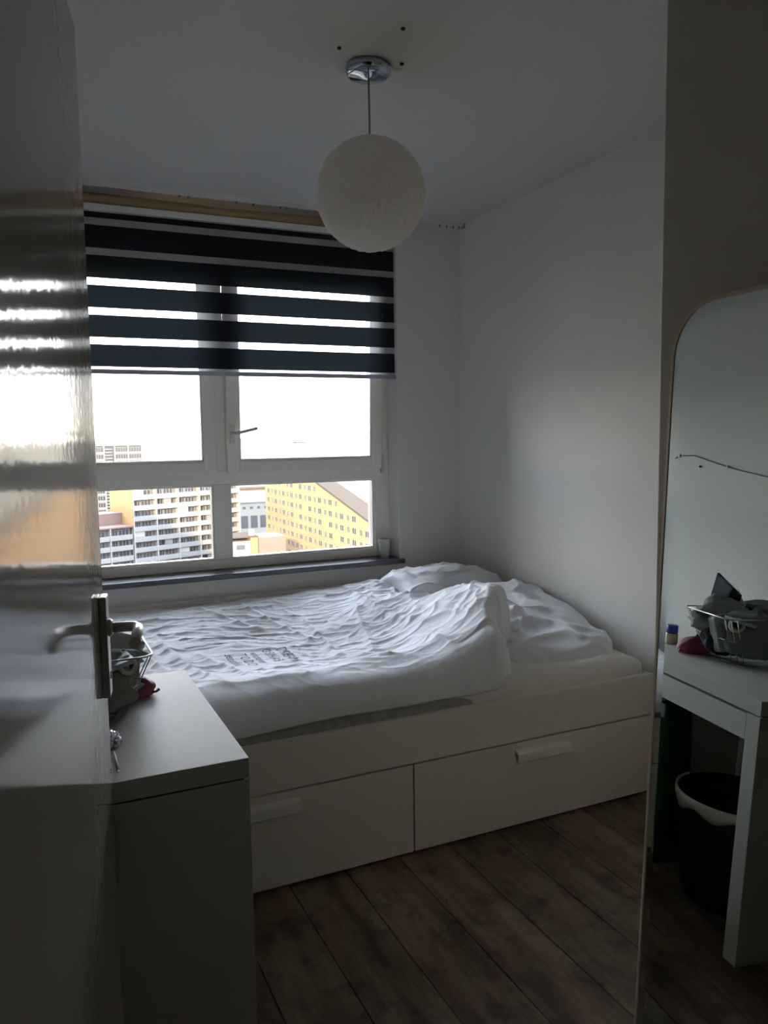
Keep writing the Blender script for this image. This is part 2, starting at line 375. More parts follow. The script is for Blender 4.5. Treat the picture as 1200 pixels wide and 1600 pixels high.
# mattress
def sstep(a, b_, x):
    t = min(1, max(0, (x-a)/(b_-a))); return t*t*(3-2*t)
def soft_box(x0, x1, y0, y1, z0, z1, r, nx, ny, ns=7, amp=.003, sc=7.):
    # closed-over cushion: top surface with rounded edges and side skirt
    rows = []
    cx, cy = (x0+x1)/2, (y0+y1)/2
    prof = [(0, z1)]                                   # inset, z from edge outward
    P = []
    us = np.linspace(0, 1, nx); vs2 = np.linspace(0, 1, ny)
    # parameter square -> top incl. rounding by radial profile
    def edge(t, L):                                    # t in 0..1 -> position with arc ends
        return t
    def f(d):                                          # d: distance along skin from the edge bottom
        H = z1-z0-r; q = r*PI/2
        if d < H: return (0, z0+d)
        d -= H
        if d < q: a = d/r; return (r-r*math.cos(a), z1-r+r*math.sin(a))
        return (r+(d-q), z1)
    H = z1-z0-r; q = r*PI/2; Lx = (x1-x0)/2-r+q+H; Ly = (y1-y0)/2-r+q+H
    for j in range(ny):
        tv = -1+2*j/(ny-1); tv = math.copysign(abs(tv)**.75, tv); dy = Ly*(1-abs(tv)); iy, zy = f(dy)
        row = []
        for i in range(nx):
            tu = -1+2*i/(nx-1); tu = math.copysign(abs(tu)**.75, tu); dx = Lx*(1-abs(tu)); ix, zx = f(dx)
            X = cx+math.copysign((x1-x0)/2-ix, tu); Y = cy+math.copysign((y1-y0)/2-iy, tv)
            Z = min(zx, zy)
            w = amp*(nz(X*sc, Y*sc, Z*sc)+.5*nz(X*sc*2.3, Y*sc*2.3, 3+Z*sc*2))
            row.append((X+w*.5, Y+w*.6, Z+w))
        P.append(row)
    return np.array(P)
P = soft_box(.15, 2.135, 2.274, 3.63, .40, .545, .05, 150, 120, amp=.006)
mt = link('mattress', grid_mesh('mattress', P, M_SHEET))
P = soft_box(.147, 1.78, 2.264, 3.634, .318, .522, .03, 60, 50, amp=.003)
P[:, :, 1] += np.array([[.030*sstep(1.15, 1.70, q[0]) if q[1] < 2.9 else 0 for q in row] for row in P])
link('mattress_border', grid_mesh('mattress_border', P, mat('mottled_grey_ticking', (.36, .35, .31), .95, var=.45, vscale=38, bump=.3, bscale=60)), mt)
P = soft_box(.16, 2.125, 2.285, 3.62, .318, .46, .03, 30, 24, amp=0)
link('mattress_core', grid_mesh('mattress_core', P, M_SHEET), mt)
tag(mt, 'thick mattress in a creased cream fitted sheet on the storage bed', 'mattress')

# duvet
def gs(d, s): return math.exp(-(d/s)**2)
def top_h(X, Y):
    z_ = .572
    z_ += .055*gs(Y-3.62, .22)
    z_ += .050*gs(Y-(2.42+.05*nz(X*2, 3)), .15)
    z_ += .03*sstep(1.15, 1.6, X)
    z_ += .175*math.exp(-(((X-1.68)/.24)**2+((Y-2.66)/.40)**2))
    z_ += .045*math.exp(-(((X-1.48)/.16)**2+((Y-3.20)/.22)**2))
    z_ -= .025*math.exp(-(((X-.85)/.35)**2+((Y-2.9)/.28)**2))
    z_ += .022*math.exp(-(((X-1.25)/.12)**2+((Y-3.35)/.35)**2))
    return z_
def wrinkle(X, Y, s):
    wx = X+.10*nz(X*2.1, Y*2.1, 5); wy = Y+.10*nz(X*2.1, Y*2.1, 9)
    a = .013*nz(wx*3.4, wy*4.6, 1)
    r1_ = (1-abs(nz(wx*3.2+wy*2.2, wy*8.5-wx*1.6, 2)))**6*.010
    r2_ = (1-abs(nz(wx*6.5-wy*3, wy*17+wx*5, 4)))**5*.0055
    r3_ = (1-abs(nz(wx*14+wy*8, wy*38-wx*9, 7)))**4*.0028
    lump = sstep(1.3, 1.6, X)
    r4_ = (1-abs(nz(wx*9+wy*3, wy*5-wx*5, 12)))**6*.016*lump
    calm = 1-.6*math.exp(-(((X-.81)/.14)**2+((Y-2.87)/.15)**2))
    f = 0
    for x0, y0, x1, y1, wd, am in FOLDS:
        dx, dy = x1-x0, y1-y0; L2 = dx*dx+dy*dy; t = ((wx*.4+X*.6-x0)*dx+(wy*.4+Y*.6-y0)*dy)/L2; tt = min(1, max(0, t))
        d = math.hypot(wx*.4+X*.6-x0-tt*dx, wy*.4+Y*.6-y0-tt*dy); f += am*math.exp(-(d/wd)**1.5)*(1-abs(2*tt-1)**4*.7)
    return (a+(r1_+r2_+r3_)*calm+r4_+f)*s*.85
FOLDS = []
for x0, y0, x1, y1, wd, am in ((240, 985, 350, 1078, .022, .022), (300, 1005, 420, 1055, .018, .014), (215, 1005, 300, 1062, .02, .016), (330, 1080, 470, 1062, .02, .014),
        (535, 930, 650, 985, .02, .018), (560, 945, 590, 1010, .016, .012), (620, 960, 760, 1015, .02, .014), (640, 1000, 740, 1040, .018, .018), (700, 950, 770, 1000, .018, .016),
        (300, 955, 420, 975, .012, .010), (380, 950, 500, 985, .012, .010), (450, 1000, 600, 1010, .012, .008), (480, 960, 530, 1000, .012, .009), (520, 1035, 640, 1030, .012, .010)):
    p0, p1 = on(x0, y0, 2, .61), on(x1, y1, 2, .61); FOLDS.append((p0.x, p0.y, p1.x, p1.y, wd, am))
NU, NV = 330, 300
P = np.zeros((NV, NU, 3))
for j in range(NV):
    v = j/(NV-1)
    for i in range(NU):
        u = i/(NU-1)
        vt = min(1, v/.84); s_ = max(0, (v-.84)/.16)
        xm = 1.56+.22*sstep(0, .28, 1-vt)-.10*sstep(.55, .9, 1-vt)-.10*s_*s_
        ue = min(1, u/.93); se = max(0, (u-.93)/.07)
        X = .125+(xm-.125-.05)*ue
        Yr = 2.375+.035*nz(X*3, 1.7)+.05*gs(X-.5, .3)
        Y = 3.645+(Yr-3.645)*vt
        Z = top_h(X, Y)
        if v < .03: Z -= .012*(1-v/.03)**2
        if s_ > 0:
            hem = .514+.006*nz(X*5, 8)+.075*sstep(1.42, 1.62, X)-.02*sstep(.75, .45, X)
            Yf = 2.257
            Z = hem+(Z-hem)*max(0, math.cos(s_*PI/2))**.9; Y = Yr-(Yr-Yf)*math.sin(s_*PI/2)**.85
        if se > 0:
            zb = .552; X += .055*math.sin(se*PI/2); Z = zb+(Z-zb)*max(0, math.cos(se*PI/2))**.8 if Z > zb else Z
        P[j, i] = (X, Y, Z)
du_ = np.gradient(P, axis=1); dv_ = np.gradient(P, axis=0)
N = np.cross(dv_, du_); N /= np.maximum(np.linalg.norm(N, axis=2, keepdims=True), 1e-9)
if N[NV//3, NU//2, 2] < 0: N = -N
for j in range(NV):
    for i in range(NU):
        X, Y, Z = P[j, i]; sc_ = 1.0
        v = j/(NV-1)
        if v > .80: sc_ = 1-.72*sstep(.80, .88, v)
        w = wrinkle(X, Y+.6*(.62-Z) if v > .84 else Y, sc_)
        P[j, i] += N[j, i]*w
duv = link('duvet', grid_mesh('duvet', P, M_CLOTH))
md = duv.modifiers.new('thickness', 'SOLIDIFY'); md.thickness = .012; md.offset = 1
tag(duv, 'rumpled white duvet with small dark printed words spread over the bed', 'duvet')
bvh = BVHTree.FromPolygons([tuple(v.co) for v in duv.data.vertices], [tuple(p_.vertices) for p_ in duv.data.polygons])

def printed_line(txt, size, x, y, spacing=1.0):
    cu = bpy.data.curves.new('txt', 'FONT'); cu.body = txt; cu.size = size; cu.space_character = spacing; cu.align_x = 'LEFT'; cu.resolution_u = 3
    to = bpy.data.objects.new('txt', cu); COL.objects.link(to)
    bpy.context.view_layer.update()
    me = bpy.data.meshes.new_from_object(to.evaluated_get(bpy.context.evaluated_depsgraph_get()))
    bpy.data.objects.remove(to)
    bm = bmesh.new(); bm.from_mesh(me)
    bmesh.ops.subdivide_edges(bm, edges=[e_ for e_ in bm.edges if e_.calc_length() > .008], cuts=1)
    for v_ in bm.verts:                               # reading direction runs towards -Y, letter tops point to +X
        px, py = x+v_.co.y, y-v_.co.x
        hit = bvh.ray_cast(Vector((px, py, 1.2)), Vector((0, 0, -1)))[0]
        v_.co = Vector((px, py, (hit.z if hit else .6)+.0022))
    bmesh.ops.recalc_face_normals(bm, faces=bm.faces)
    bm.to_mesh(me); bm.free(); me.name = 'printed_line'; me.materials.clear(); me.materials.append(M_INK)
    return link('printed_line', me, duv)
printed_line('DREAMS', .062, .892, 2.985)
printed_line('OSHAS', .052, .838, 3.005, 1.35)
printed_line('whatever', .046, .785, 2.985)
printed_line('TODO', .052, .735, 2.985, 1.5)
printed_line('beautiful', .052, .685, 2.985)

# pillows
def pillow(name, label, c, hx, hy, hz, rz, seed, grp=None, pinch=.5, mt_=M_CLOTH, tilt=(0, 0)):
    NUu, NVv = 96, 60; P = np.zeros((NVv, NUu, 3))
    for j in range(NVv):
        ph = -PI/2+PI*j/(NVv-1)
        for i in range(NUu):
            th = 2*PI*i/NUu
            ct, st = math.cos(th), math.sin(th); cp, sp = max(0, math.cos(ph)), math.sin(ph)
            ex = .42
            x = math.copysign(abs(ct)**ex, ct)*cp**.55; y = math.copysign(abs(st)**ex, st)*cp**.55; z_ = math.copysign(abs(sp)**1.0, sp)
            z_ *= (1-.35*(abs(x*y))**1.5)
            X, Y, Z = x*hx, y*hy, z_*hz
            w = (.030*nz(X*4+seed, Y*4, Z*4)+.022*(1-abs(nz(X*7+Y*3+seed, Y*9, Z*6)))**4+.011*(1-abs(nz(X*13+seed, Y*11-X*5, Z*12)))**4)
            nn = Vector((x*.5, y*.5, z_)).normalized()
            P[j, i] = (X+nn.x*w, Y+nn.y*w, Z+nn.z*w)
    o = link(name, grid_mesh(name, P, mt_, close=True)); o.location = c; o.rotation_euler = (tilt[0], tilt[1], rz)
    return tag(o, label, 'pillow', grp)
pillow('pillow', 'white pillow bunched against the radiator in the room corner', (1.90, 3.44, .635), .255, .20, .085, .12, 3.1, 'pillows at the head of the bed')
pillow('pillow', 'flattened white pillow against the side wall, half under the duvet', (1.915, 2.77, .600), .225, .42, .050, -.10, 11.7, 'pillows at the head of the bed', tilt=(.17, -.06))

# ------------------------------------------------------------------ pendant lamp
LX, LY = 1.015, 2.263
lamp = thing('pendant_lamp', 'white textured globe pendant lamp hanging from a chrome ceiling rose', 'lamp', (LX, LY, ZC))
MB().lathe([(.002, -.040), (.014, -.038), (.034, -.030), (.060, -.028), (.068, -.022), (.069, -.006), (.066, 0)], 40).build('ceiling_rose', M_CHROME, lamp)
MB().tube([(0, 0, -.038), (.001, 0, -.13), (.001, 0, -.215)], .0032, 8).build('cord', mat('cord_grey', (.35, .34, .32), .5), lamp)
sh = bpy.data.meshes.new('globe_shade'); bm = bmesh.new(); bmesh.ops.create_icosphere(bm, subdivisions=6, radius=.162)
for v_ in bm.verts:
    p_ = v_.co.normalized()
    w = .0055*(1-abs(nz(p_.x*26, p_.y*26, p_.z*26)))**3+.0025*nz(p_.x*60, p_.y*60, p_.z*60)
    v_.co += p_*w
for f_ in bm.faces: f_.smooth = True
bm.to_mesh(sh); bm.free(); sh.materials.append(mat('lamp_paper_fibre', (.90, .87, .84), .95, trans=.55, bump=.5, bscale=220))
gl = link('globe_shade', sh, lamp); gl.location = (.002, 0, -.373)
MB().lathe([(.005, .17), (.010, .168), (.012, .162), (.035, .158), (.045, .150)], 20, Matrix.Translation((.002, 0, -.373))).build('shade_cap', mat('cap_white', (.55, .53, .5), .5), lamp)
for q, (px, py) in enumerate(((530, 74), (630, 44), (628, 99))):
    c = on(px, py, 2, ZC); o = MB().lathe([(.0005, -.006), (.005, -.005), (.006, -.002), (.006, 0)], 12).build('screw', mat('dark_plug', (.05, .04, .035), .7)); o.location = c
    tag(o, ('dark screw in the bare ceiling on the desk side of the chrome rose' if q == 0 else 'dark screw in the ceiling farthest from the chrome rose' if q == 1 else 'dark screw in the ceiling just beside the chrome rose, towards the closet wall'), 'screw', 'screws around the ceiling rose')

# ------------------------------------------------------------------ desk
DX0, DX1, DY0, DY1, DZ = XL+.008, .401, 1.550, 2.242, .74
desk = thing('desk', 'white desk with one wide drawer, between the open door and the bed', 'desk', ((DX0+DX1)/2, (DY0+DY1)/2, 0))
def dk(name, m, x0, x1, y0, y1, z0, z1, par=desk, bev=.0015):
    c = desk.location; return box(name, m, par, x0-c.x, x1-c.x, y0-c.y, y1-c.y, z0, z1, bev)
dk('desk_top', M_DESK, DX0, DX1, DY0, DY1, DZ-.042, DZ)
dk('side_panel', M_DESK, DX0, DX1, DY0, DY0+.05, 0, DZ-.0455); dk('side_panel', M_DESK, DX0, DX1, DY1-.05, DY1, 0, DZ-.0455)
dk('back_panel', M_DESK, DX0, DX0+.016, DY0+.05, DY1-.05, .56, DZ-.0455)
dr = dk('drawer_front', M_DESK, DX1-.02, DX1-.001, DY0+.0525, DY1-.0525, .618, DZ-.050)
dk('drawer_box', M_DESK, DX0+.06, DX1-.02, DY0+.06, DY1-.06, .630, .690)
dk('shadow_gap', M_GAP, DX0+.01, DX1-.012, DY0+.003, DY1-.003, DZ-.0455, DZ-.042, bev=0)

# waste bin and bag under the desk
bn = thing('waste_bin', 'round black waste bin with a pale liner folded over its rim under the desk', 'waste bin', (.175, 1.865, 0))
MB().lathe([(.001, .002), (.135, 0), (.140, .006), (.178, .33), (.182, .335), (.176, .336), (.136, .02), (.001, .012)], 32, cap=False).build('bin_body', mat('black_plastic', (.015, .015, .016), .45), bn)
b = MB(); seg = 26; V = []
for k in range(seg+1):
    a = -1.45+2.75*k/seg; r = .184
    for rr, z_ in ((r-.004, .300-.01*math.sin(k*.9)), (r+.001, .320), (r, .341), (r-.009, .338)): V.append((rr*math.cos(a), rr*math.sin(a), z_))
b.add(V, [(k*4+i, (k+1)*4+i, (k+1)*4+i+1, k*4+i+1) for k in range(seg) for i in range(3)], True)
lo = b.build('bin_liner', mat('liner_beige', (.55, .50, .42), .7), bn); lo.modifiers.new('t', 'SOLIDIFY').thickness = .0015
bp = thing('dark_filler', 'black soft shape added against the wall to darken the space under the desk', 'dark_filler', (-.045, 1.84, 0))  # added black shape that deepens the dark behind the bin
P = soft_box(-.04, .030, -.20, .20, 0, .50, .03, 26, 30, amp=.02, sc=6.)
link('dark_filler_body', grid_mesh('dark_filler_body', P, mat('filler_black', (.010, .010, .011), .7)), bp)
MB().tube([(0, -.05, .495), (0, -.04, .535), (0, .04, .535), (0, .05, .495)], .008, 8).build('filler_loop', MATS['filler_black'], bp)
gb = thing('shopping_bag', 'green carrier bag with a pale label beside the bin under the desk', 'bag', (.235, 2.130, 0))
b = MB(); sec = []
for zz, sx_, sy_ in ((0.0, .065, .040), (.10, .07, .045), (.30, .068, .045), (.48, .06, .03), (.55, .055, .018)):
    sec.append([(sx_*math.copysign(abs(math.cos(a))**.5, math.cos(a))+.006*nz(a*2, zz*9), sy_*math.copysign(abs(math.sin(a))**.5, math.sin(a))+.006*nz(a*2, zz*9, 3), zz) for a in [2*PI*q/28 for q in range(28)]])
V = [v_ for r_ in sec for v_ in r_]
b.add(V, [(r_*28+q, r_*28+(q+1) % 28, (r_+1)*28+(q+1) % 28, (r_+1)*28+q) for r_ in range(4) for q in range(28)]+[tuple(range(27, -1, -1))], True)
b.build('bag_body', mat('green_plastic', (.008, .06, .02), .4), gb)
MB().tube([(.035, 0, .545), (.03, .0, .575), (.0, .0, .585), (-.03, 0, .575), (-.035, 0, .545)], .005, 6).build('bag_handle', MATS['green_plastic'], gb)
MB().box(.055, .061, -.022, .022, .505, .55).build('label_patch', mat('pale_paper', (.7, .74, .72), .7), gb)

# ------------------------------------------------------------------ clutter on the desk
def crumple(name, m, c, r, seed, parent=None, amp=.25, freq=1.6, seg=(28, 18), flat=True):
    P = np.zeros((seg[1], seg[0], 3))
    for j in range(seg[1]):
        ph = -PI/2+PI*j/(seg[1]-1)
        for i in range(seg[0]):
            th = 2*PI*i/seg[0]; d = Vector((math.cos(th)*math.cos(ph), math.sin(th)*math.cos(ph), math.sin(ph)))
            k_ = 1+amp*nz(d.x*freq+seed, d.y*freq, d.z*freq)+amp*.7*(1-2*abs(nz(d.x*freq*2.3+seed, d.y*freq*2.3, d.z*freq*2.3+4)))
            q = Vector((d.x*r[0], d.y*r[1], d.z*r[2]))*k_
            if flat: q.z = max(q.z, -r[2]*.8)
            P[j, i] = q
    o = link(name, grid_mesh(name, P, m, close=True), parent); o.location = c; return o

# wire basket
BKC = Vector((.115, 1.985, DZ))
bk = thing('wire_basket', 'open wire basket piled with things at the bed end of the desk', 'basket', BKC)
M_WIRE = mat('grey_wire', (.45, .45, .46), .3, metal=.9)
def rr_loop(hx, hy, z_, r=.03, n_=5):
    L = []
    for cx, cy, a0 in ((hx-r, hy-r, 0), (-hx+r, hy-r, PI/2), (-hx+r, -hy+r, PI), (hx-r, -hy+r, 1.5*PI)):
        for q in range(n_+1): a = a0+PI/2*q/n_; L.append((cx+r*math.cos(a), cy+r*math.sin(a), z_))
    return L+[L[0]]
top = rr_loop(.150, .115, .152); bot = rr_loop(.085, .085, .004)
MB().tube(top, .0026, 6).build('rim', M_WIRE, bk); MB().tube(bot, .002, 6).build('base_ring', M_WIRE, bk)
mid = [tuple((Vector(a)+(Vector(b_)-Vector(a))*.5)) for a, b_ in zip(bot, top)]
MB().tube(mid, .0018, 6).build('middle_ring', M_WIRE, bk)
for i in range(0, len(top)-1, 2): MB().tube([bot[i], top[i]], .0016, 5).build('wire', M_WIRE, bk)
for q in (-.05, 0, .05): MB().tube([(-.085, q, .003), (.085, q, .003)], .0016, 5).build('wire', M_WIRE, bk)

# grey case, tape roll, cloth in the basket
gc = thing('storage_case', 'grey-green rounded plastic case standing in the wire basket', 'case', (.158, 1.965, DZ+.036), 0)
gc.rotation_euler = (math.radians(-12), math.radians(10), math.radians(8))
pts = []
for cx, cz, a0 in ((.056, .105, 0), (-.056, .105, PI/2), (-.056, .014, PI), (.056, .014, 1.5*PI)):
    for q in range(6): a = a0+PI/2*q/5; pts.append((cx+.014*math.cos(a), cz+.014*math.sin(a)))
Mx = Matrix.Rotation(PI/2, 4, 'X')
MB().prism(pts, .035, Mx).build('case_body', mat('case_grey_green', (.30, .32, .29), .4), gc, bev=.003)
MB().prism([(a*.985, .002+b_*.97) for a, b_ in pts], .004, Matrix.Translation((0, -.035, 0)) @ Mx).build('case_lid', MATS['case_grey_green'], gc, bev=.001)
tr_ = thing('tape_roll', 'clear adhesive tape roll hung on the basket in front of the grey case', 'tape roll', (.207, 1.905, DZ+.128), 0)
tr_.rotation_euler = (math.radians(70), 0, math.radians(25))
MB().lathe([(.014, -.008), (.024, -.008), (.024, .008), (.014, .008), (.014, -.008)], 28, cap=False).build('tape', mat('tape_clear', (.62, .58, .5), .2), tr_)
MB().lathe([(.0115, -.0085), (.0145, -.0085), (.0145, .0085), (.0115, .0085), (.0115, -.0085)], 24, cap=False).build('core', mat('tape_core', (.28, .24, .2), .5), tr_)
tag(crumple('cloth', mat('dark_green_cloth', (.17, .19, .165), .9), (.105, 1.935, DZ+.085), (.110, .085, .075), 2.2, amp=.3, freq=1.9), 'dark green crumpled cloth lying in the wire basket', 'cloth')
tag(crumple('cloth', mat('pale_grey_cloth', (.36, .38, .36), .9), (.150, 2.045, DZ+.125), (.095, .060, .060), 8.2, flat=False, amp=.35, freq=2.0), 'pale grey crumpled cloth on top of the basket pile', 'cloth')

tag(crumple('cloth', mat('navy_cloth', (.012, .016, .03), .9), (.175, 1.995, DZ+.060), (.060, .045, .055), 14.2, amp=.3, freq=2.2), 'dark navy crumpled cloth tucked low in the wire basket', 'cloth')
# tablet, pouch, box on the pile
tb = thing('tablet', 'black tablet tilted up on the pile in the wire basket', 'tablet', (.110, 2.100, DZ+.150)); tb.rotation_euler = (math.radians(33), math.radians(18), 0)
MB().box(-.004, .004, -.058, .058, -.012, .112).build('tablet_body', mat('black_gloss', (.008, .009, .012), .15), tb, bev=.0025)
MB().box(.004, .0046, -.053, .053, -.006, .106).build('screen', mat('screen_dark', (.006, .008, .02), .08), tb)
pc = thing('pouch', 'dark brown soft pouch lying along the wall side of the desk pile', 'pouch', (.035, 1.965, DZ+.165)); pc.rotation_euler = (math.radians(-4), 0, 0)
pp = crumple('pouch_body', mat('brown_fabric', (.055, .035, .032), .8), (0, 0, 0), (.05, .135, .032), 5.3, pc, amp=.10)
MB().tube([(.035, -.11, .014), (.040, 0, .018), (.035, .11, .014)], .002, 6).build('zip', mat('zip_dark', (.02, .02, .02), .5), pc)
mg = thing('magazine', 'blue-grey magazine slanting across the basket pile', 'magazine', (.165, 1.96, DZ+.128)); mg.rotation_euler = (0, math.radians(-14), math.radians(6))
MB().box(-.05, .05, -.09, .09, 0, .010).build('pages', mat('page_grey', (.40, .43, .48), .6), mg, bev=.001)
MB().box(-.051, .051, -.091, .091, .010, .0112).build('cover', mat('cover_blue_grey', (.16, .20, .27), .4), mg)
# white canister by the wall
ca = thing('canister', 'tall white canister on the desk against the wall', 'canister', (.040, 2.172, DZ))
MB().lathe([(.001, .001), (.040, 0), (.042, .004), (.042, .172), (.041, .175)], 32).build('body', mat('canister_white', (.75, .75, .73), .4), ca)
MB().lathe([(.0425, .176), (.043, .178), (.043, .198), (.041, .202), (.001, .202)], 32).build('lid', MATS['canister_white'], ca)
# blue-capped bottle
bo = thing('bottle', 'small cream bottle with a blue cap beside the basket', 'bottle', (.232, 2.190, DZ))
MB().lathe([(.001, .001), (.020, 0), (.021, .003), (.021, .034), (.018, .038)], 20).build('body', mat('cream_plastic', (.55, .47, .33), .4), bo)
MB().lathe([(.0185, .038), (.0195, .040), (.0195, .064), (.018, .066), (.001, .066)], 20).build('cap', mat('blue_plastic', (.02, .05, .32), .35), bo)
# maroon purse
pu = thing('purse', 'small maroon pink drawstring purse at the edge of the wire basket', 'purse', (.228, 2.068, DZ))
crumple('purse_body', mat('maroon_satin', (.30, .055, .10), .55, sheen=.3), (0, 0, .022), (.058, .032, .030), 1.4, pu, amp=.22, freq=1.3)
MB().tube([(.035, -.004, .018), (.052, -.012, .008), (.064, -.020, .010), (.072, -.016, .014)], .004, 6, rs=[.008, .005, .003, .0045]).build('drawstring', MATS['maroon_satin'], pu)
MB().tube([(-.010, .0, .03), (-.012, -.002, .052), (-.004, .002, .060)], .006, 6, rs=[.012, .007, .003]).build('gathered_neck', mat('dark_plum', (.06, .03, .06), .7), pu)
# crumpled foil and stick
fo = crumple('foil_wrapper', mat('silver_foil', (.75, .77, .85), .22, metal=.9), (.150, 1.745, DZ+.013), (.016, .026, .016), 6.6, amp=.45, freq=2.6)
for p_ in fo.data.polygons: p_.use_smooth = False
tag(fo, 'crumpled silver foil wrapper on the desk top beside the door edge', 'wrapper')
st = MB().tube([(.150, 1.700, DZ+.0035), (.148, 1.600, DZ+.0035)], .003, 8).build('pen', mat('pen_grey', (.35, .34, .36), .4)); tag(st, 'slim grey pen lying beside the foil wrapper', 'pen')
MB().tube([(.1478, 1.599, DZ+.0035), (.1477, 1.590, DZ+.0035)], .0015, 8).build('pen_tip', M_STEEL, st)

# cable pinned to the wall behind the desk
cb_pts = [(XL+.004, 3.02, 1.19), (XL+.004, 2.92, 1.30), (XL+.004, 2.80, 1.372), (XL+.004, 2.70, 1.412), (XL+.004, 2.60, 1.413), (XL+.004, 2.48, 1.388), (XL+.004, 2.36, 1.366), (XL+.004, 2.19, 1.344), (XL+.004, 1.90, 1.32), (XL+.004, 1.55, 1.30)]
cb = thing('wall_cable', 'thin dark cable pinned in a loose curve along the wall above the desk', 'cable', (XL, 2.3, 1.34))
MB().tube([Vector(q)-Vector((XL, 2.3, 1.34)) for q in cb_pts], .0022, 6).build('wire', mat('cable_grey', (.10, .10, .10), .5), cb)
for y, z_ in ((2.70, 1.412), (2.40, 1.373), (1.90, 1.32)):
    box('clip', mat('clip_white', (.75, .75, .73), .4), cb, 0, .009, y-2.3-.004, y-2.3+.004, z_-1.34-.006, z_-1.34+.006, bev=.001)
nl = MB().lathe([(.004, 0), (.004, .006), (.001, .007)], 10, Matrix.Translation((XL, 2.565, 1.37)) @ Matrix.Rotation(PI/2, 4, 'Y')).build('nail', mat('nail_dark', (.08, .07, .06), .5, metal=.8))
tag(nl, 'small dark nail in the wall just under the pinned cable', 'nail')

# cup on the sill
cp_ = thing('plastic_cup', 'pale translucent tapered cup on the window sill in the corner', 'cup', (1.762, YW+.062, WZ0+.026))
MB().lathe([(.001, .001), (.023, 0), (.024, .003), (.034, .098), (.036, .100), (.033, .099), (.022, .006), (.001, .005)], 28, cap=False).build('cup_wall', mat('cup_plastic', (.72, .74, .70), .25, trans=.5), cp_)
MB().lathe([(.0282, .056), (.0297, .057), (.0297, .064), (.029, .065)], 28).build('cup_band', mat('cup_band_white', (.80, .80, .76), .4), cp_)

# ------------------------------------------------------------------ tall leaning mirror
MA, MBt = math.radians(2.52), math.radians(5.0)
n_ = Vector((-math.cos(MA)*math.cos(MBt), math.cos(MA)*math.sin(MBt), math.sin(MA)))
s_ax = Vector((math.sin(MBt), math.cos(MBt), 0)); v_ax = s_ax.cross(n_)
if v_ax.z < 0: v_ax = -v_ax
Mp = Vector((1.077, 1.4, .8))
# far lower corner of the frame on the floor: in the glass plane, at Y = 1.10
t0 = Vector((Mp.x+math.tan(MBt)*(1.10-Mp.y)-math.tan(MA)*(.8)/math.cos(MBt), 1.10, .0025))
mir = thing('floor_mirror', 'tall mirror with rounded corners and thin pale wood frame leaning on the closet wall', 'mirror', t0)
mm = Matrix((s_ax, n_, v_ax)).transposed().to_4x4(); mm.translation = t0; mir.matrix_world = mm      # local X along the wall, Y out of the glass, Z up
MW, MH = .52, 1.625
def rloop(ins, y, rad=.10, n=10):
    x0, x1, z0, z1 = -MW+ins, -ins, ins, MH-ins; L = []
    for cx, cz, a0, r in ((x1, z1, 0, rad-ins), (x0, z1, PI/2, rad-ins), (x0, z0, PI, max(.002, .02-ins)), (x1, z0, 1.5*PI, max(.002, .02-ins))):
        cx_ = cx-r if a0 in (0, 1.5*PI) else cx+r; cz_ = cz-r if a0 in (0, PI/2) else cz+r
        for q in range(n+1): a = a0+PI/2*q/n; L.append((cx_+r*math.cos(a), y, cz_+r*math.sin(a)))
    return L
def rings(loops, cap_last=False, cap_first=False):
    b = MB(); n = len(loops[0]); V = [q for L in loops for q in L]
    F = [(k*n+i, k*n+(i+1) % n, (k+1)*n+(i+1) % n, (k+1)*n+i) for k in range(len(loops)-1) for i in range(n)]
    if cap_last: F.append(tuple((len(loops)-1)*n+i for i in range(n)))
    if cap_first: F.append(tuple(range(n)))
    return b.add(V, F)
rings([rloop(.002, -.016), rloop(0, -.013), rloop(0, -.001), rloop(.0015, .0005), rloop(.0065, .0005), rloop(.008, -.0005), rloop(.008, -.003)]).build('mirror_frame', M_GOLD, mir)
rings([rloop(.008, -.0012), rloop(.027, 0)]).build('glass_bevel', M_MIRROR, mir)
g = rings([rloop(.027, 0), rloop(.03, 0)], cap_last=True).build('mirror_glass', M_MIRROR, mir)
rings([rloop(.003, -.0155), rloop(.006, -.0155)], cap_last=True).build('backing_board', mat('mdf_back', (.25, .19, .13), .9), mir)

# ------------------------------------------------------------------ the city outside
GZ = -45.0
gr = MB().box(-12000, 12000, 30, 24000, GZ-1, GZ).build('ground', mat('city_ground', (.082, .069, .046), 1.0, spec=.12, var=.25, vscale=.02))
tag(gr, 'sunlit hazy city ground far below the window', 'ground', kind='structure')
rdm = mat('asphalt', (.04, .037, .034), 1.0, spec=0)
def strip(name, p0, p1, w, z_, label):
    a = Vector((*p0, 0)); c = Vector((*p1, 0)); t = (c-a).normalized(); s = Vector((-t.y, t.x, 0))*w/2
    o = MB().add([a-s+Vector((0, 0, z_)), a+s+Vector((0, 0, z_)), c+s+Vector((0, 0, z_)), c-s+Vector((0, 0, z_))], [(0, 1, 2, 3)]).build(name, rdm)
    tag(o, label, 'road', kind='structure')
strip('road', (185, 400), (330, 1000), 16, GZ+.05, 'grey road running away beside the sloping orange building')
strip('road', (150, 250), (470, 800), 12, GZ+.08, 'second grey road crossing the open ground beyond the orange building')

